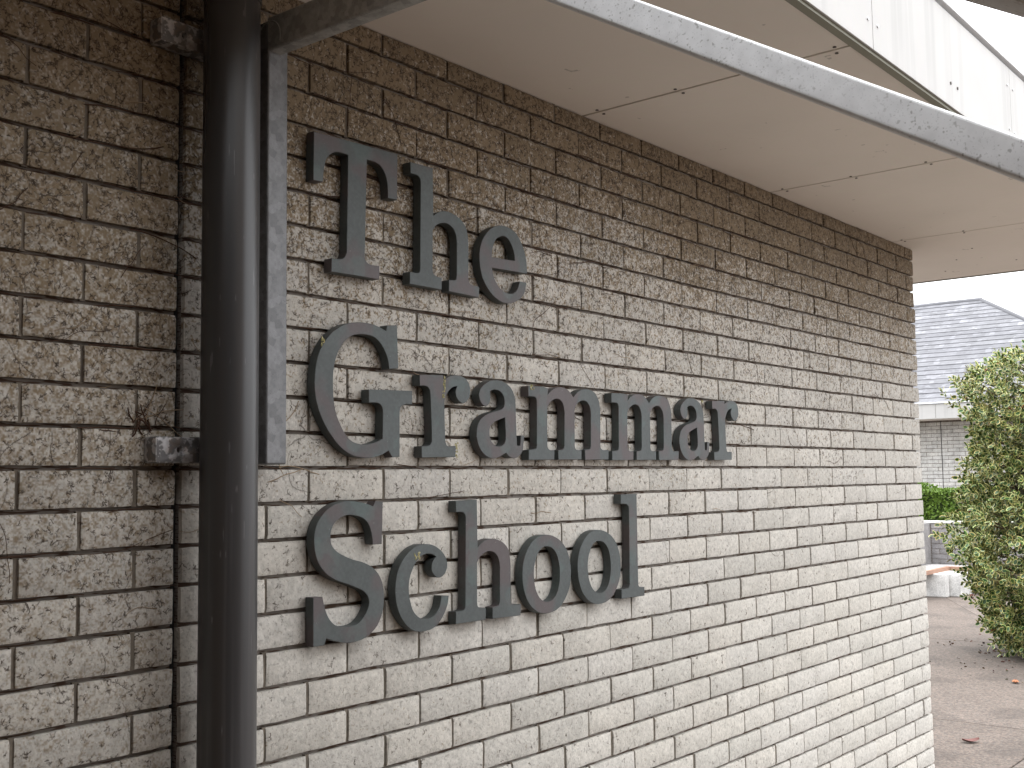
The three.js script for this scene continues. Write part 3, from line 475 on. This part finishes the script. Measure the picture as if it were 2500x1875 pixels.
{ // variegated holly
  seed = 1313; const t = thing('holly_tree', 'variegated holly bush with cream-edged leaves and red berries at the path edge', 'bush');
  const cx = 13.6, cz = -1.0, prof = [[0, .8], [.15, 1.0], [.5, 1.2], [.9, 1.34], [1.5, 1.42], [2.3, 1.3], [2.7, 1.22], [3.1, 1.26], [3.4, 1.26], [3.6, 1.12], [3.75, .85], [3.86, .45], [3.95, .05]];
  const rad = (h) => { for (let i = 0; i + 1 < prof.length; i++) if (h <= prof[i + 1][0]) { const f = (h - prof[i][0]) / (prof[i + 1][0] - prof[i][0]); return prof[i][1] + f * (prof[i + 1][1] - prof[i][1]); } return 0; };
  const list = [], twigs = [], berries = [];
  const bark = mat({ color: lin(.09, .05, .035), roughness: .85 });
  for (let i = 0; i < 5000; i++) {
    const a = rr(0, Math.PI * 2), h = rr(.06, 3.93), lump = 1 + .2 * (fbm(a * 3.2 + 5, h * 2.5, 80, 3) - .5) * 2, inner = rnd() < .3 ? rr(.55, .82) : rnd() < .12 ? rr(1.04, 1.14) : rr(.84, 1.04), r = rad(h) * lump * inner;
    const p = V(cx + Math.cos(a) * r, h, cz + Math.sin(a) * r), out = V(Math.cos(a), (h - 2) * .22 + rr(-.15, .6), Math.sin(a)).normalize().add(V(rr(-.5, .5), rr(-.3, .5), rr(-.5, .5))).normalize();
    const len = rr(.07, .17), n = 6 + (rnd() * 5 | 0), side = V(0, 1, 0).cross(out).normalize(), up = out.clone().cross(side), tone = rr(.8, 1.2);
    for (let q = 0; q < n; q++) { const f = q / n, w = q * 2.4, d = out.clone().multiplyScalar(.35 + .9 * f).addScaledVector(side, Math.cos(w)).addScaledVector(up, Math.sin(w)); list.push({ p: p.clone().addScaledVector(out, len * f), q: aim(d, rr(-.6, .6)), s: rr(.85, 1.4), c: lin(tone * rr(.85, 1.15), tone * rr(.9, 1.1), tone * rr(.8, 1.1)) }); }
    if (i % 9 === 0) { const e = p.clone().addScaledVector(out, len), b = V(cx + Math.cos(a) * r * .7, h - .12, cz + Math.sin(a) * r * .7), d = e.clone().sub(b), g = new THREE.CylinderGeometry(.003, .006, d.length(), 4, 1); g.applyQuaternion(new THREE.Quaternion().setFromUnitVectors(V(0, 1, 0), d.clone().normalize())); g.translate(...b.add(e).multiplyScalar(.5).toArray()); twigs.push(g); }
    if (inner > .85 && rnd() < .03) for (let q = 0; q < 7; q++) { const g = new THREE.IcosahedronGeometry(.008, 1); g.translate(p.x + rr(-.03, .03), p.y + rr(-.025, .025), p.z + rr(-.03, .03)); berries.push(g); }
  }
  instances('crown', leafGeo([.5, .49, .2], [.045, .095, .03], .02, .062, .008), mLeaf({ roughness: .38 }), list, t);
  mesh('twigs', mergeGeometries(twigs), bark, t).userData.kind = 'stuff';
  mesh('berries', mergeGeometries(berries), mat({ color: lin(.36, .02, .015), roughness: .35 }), t).userData.kind = 'stuff';
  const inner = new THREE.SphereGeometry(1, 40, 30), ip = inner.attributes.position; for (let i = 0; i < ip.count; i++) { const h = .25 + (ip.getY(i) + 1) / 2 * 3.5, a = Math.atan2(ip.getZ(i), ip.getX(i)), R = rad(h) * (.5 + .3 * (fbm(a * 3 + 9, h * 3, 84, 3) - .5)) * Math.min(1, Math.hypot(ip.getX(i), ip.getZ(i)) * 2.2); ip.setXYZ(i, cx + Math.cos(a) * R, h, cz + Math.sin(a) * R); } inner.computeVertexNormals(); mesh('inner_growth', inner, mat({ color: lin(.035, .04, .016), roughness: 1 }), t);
  const trunk = new THREE.CylinderGeometry(.035, .085, 3.6, 10, 6); trunk.translate(cx, 1.8, cz); mesh('trunk', trunk, bark, t);
  for (let i = 0; i < 14; i++) { const h = .3 + i * .24, a = i * 2.4, R = rad(h + .4) * .8, d = V(Math.cos(a) * R, .45, Math.sin(a) * R), g = new THREE.CylinderGeometry(.008, .022, d.length(), 6, 1); g.applyQuaternion(new THREE.Quaternion().setFromUnitVectors(V(0, 1, 0), d.clone().normalize())); g.translate(cx + d.x / 2, h + d.y / 2, cz + d.z / 2); mesh('limb', g, bark, t); }
}
{ // fallen leaves and litter on the path
  seed = 616;
  const dead = (x, z, s, col, label, rot) => { const g = new THREE.PlaneGeometry(.1 * s, .055 * s, 8, 4), p = g.attributes.position; for (let i = 0; i < p.count; i++) { const u = p.getX(i) / (.05 * s), v = p.getY(i); p.setXYZ(i, p.getX(i), v * Math.sqrt(Math.max(.02, 1 - u * u)), .012 * s * u * u + Math.abs(v) * .35 + .003); } g.rotateX(-Math.PI / 2); g.rotateY(rot); g.computeVertexNormals(); const o = mesh(numbered('fallen_leaf'), g, mat({ color: col, roughness: .7, side: THREE.DoubleSide }), scene); o.position.set(x, .002, z); o.userData = { label, category: 'leaf' }; };
  dead(11.2, -1.25, 1.3, lin(.36, .15, .07), 'orange curled fallen leaf on the path near the holly', .3); dead(8.12, -.76, 1.6, lin(.15, .06, .05), 'dark reddish fallen leaf lying on the path below the orange one', 2.4);
  const list = []; for (let i = 0; i < 260; i++) { const a = rr(0, 6.3), r = 1.0 + Math.pow(rnd(), 1.6) * 1.3; list.push({ p: V(13.5 + Math.cos(a) * r, .006, -1.05 + Math.sin(a) * r), q: aim(V(rr(-1, 1), rr(-.2, .3), rr(-1, 1)), rr(0, 6)), s: rr(.35, .9), c: lin(rr(.4, 1.2), rr(.35, .9), rr(.3, .8)) }); }
  const o = instances('leaf_litter', leafGeo([.09, .06, .035], [.07, .045, .03], .016, .05, .006), mLeaf({ roughness: .8 }), list, scene); o.name = 'leaf_litter'; o.userData = { kind: 'stuff', label: 'small dry leaves and crumbs scattered on the path round the holly', category: 'litter' };
}
{ // dead creeper: dry stems in the joints and over the bricks
  seed = 8181; const t = thing('dead_creeper', 'dry brown creeper stems clinging to the joints of the brick wall', 'vine');
  const strand = (x, y, dir, len, r, stray) => { const pts = []; let z = .003; const n = Math.max(4, len / .025 | 0); for (let i = 0; i <= n; i++) { pts.push(V(x, y, z)); x += Math.cos(dir) * len / n; y += Math.sin(dir) * len / n; dir += rr(-.35, .35) * stray; z = clamp(z + rr(-.004, .004), .0015, .014); } return new THREE.TubeGeometry(new THREE.CatmullRomCurve3(pts), n * 2, r, 4, false); };
  const brown = [], straw = [];
  for (let i = 0; i < 420; i++) { const X = rr(-1.2, 4.8), k = 1 + (rnd() * 16 | 0), Y = Y0 - k * COURSE + rr(-.005, .004); if (rnd() > creeper(X, Y)) continue; const g = strand(X, Y, rnd() < .5 ? rr(-.05, .05) : Math.PI + rr(-.05, .05), rr(.06, .3), rr(.0008, .0017), .35); g.translate(0, 0, -.008); brown.push(g); }
  for (let i = 0; i < 150; i++) { const X = rr(-1.1, 4.9), Y = rr(1.9, 3.68); if (rnd() > creeper(X, Y)) continue; brown.push(strand(X, Y, rr(0, 6.3), rr(.04, .22), rr(.0006, .0012), 1.2)); }
  for (let i = 0; i < 90; i++) { const X = rr(-1.1, 2.6), Y = rr(1.75, 3.5); if (rnd() > creeper(X, Y) + .15) continue; straw.push(strand(X, Y, rr(-.5, .5) + (rnd() < .5 ? 0 : Math.PI), rr(.03, .12), rr(.0007, .0011), 1.4)); }
  for (const [x, y, d, l] of [[-.02, 2.43, .5, .17], [.04, 2.34, .15, .15], [.02, 2.41, -1.2, .1], [.0, 2.3, .25, .12], [-.35, 2.55, -1.9, .1], [-.41, 2.46, .2, .14], [-.4, 2.5, -.6, .16]]) straw.push(strand(x, y, d, l, .0012, .8));
  for (let i = 0; i < 12; i++) brown.push(strand(-.4 + rr(-.02, .05), 2.43 + rr(-.015, .03), rr(.6, 2.6), rr(.03, .07), rr(.001, .0024), 1.2));
  mesh('brown_stems', mergeGeometries(brown), mat({ color: lin(.07, .035, .02), roughness: .9 }), t).userData.kind = 'stuff';
  mesh('straw_stems', mergeGeometries(straw), mat({ color: lin(.3, .22, .14), roughness: .85 }), t).userData.kind = 'stuff';
}

renderer.render(scene, camera);
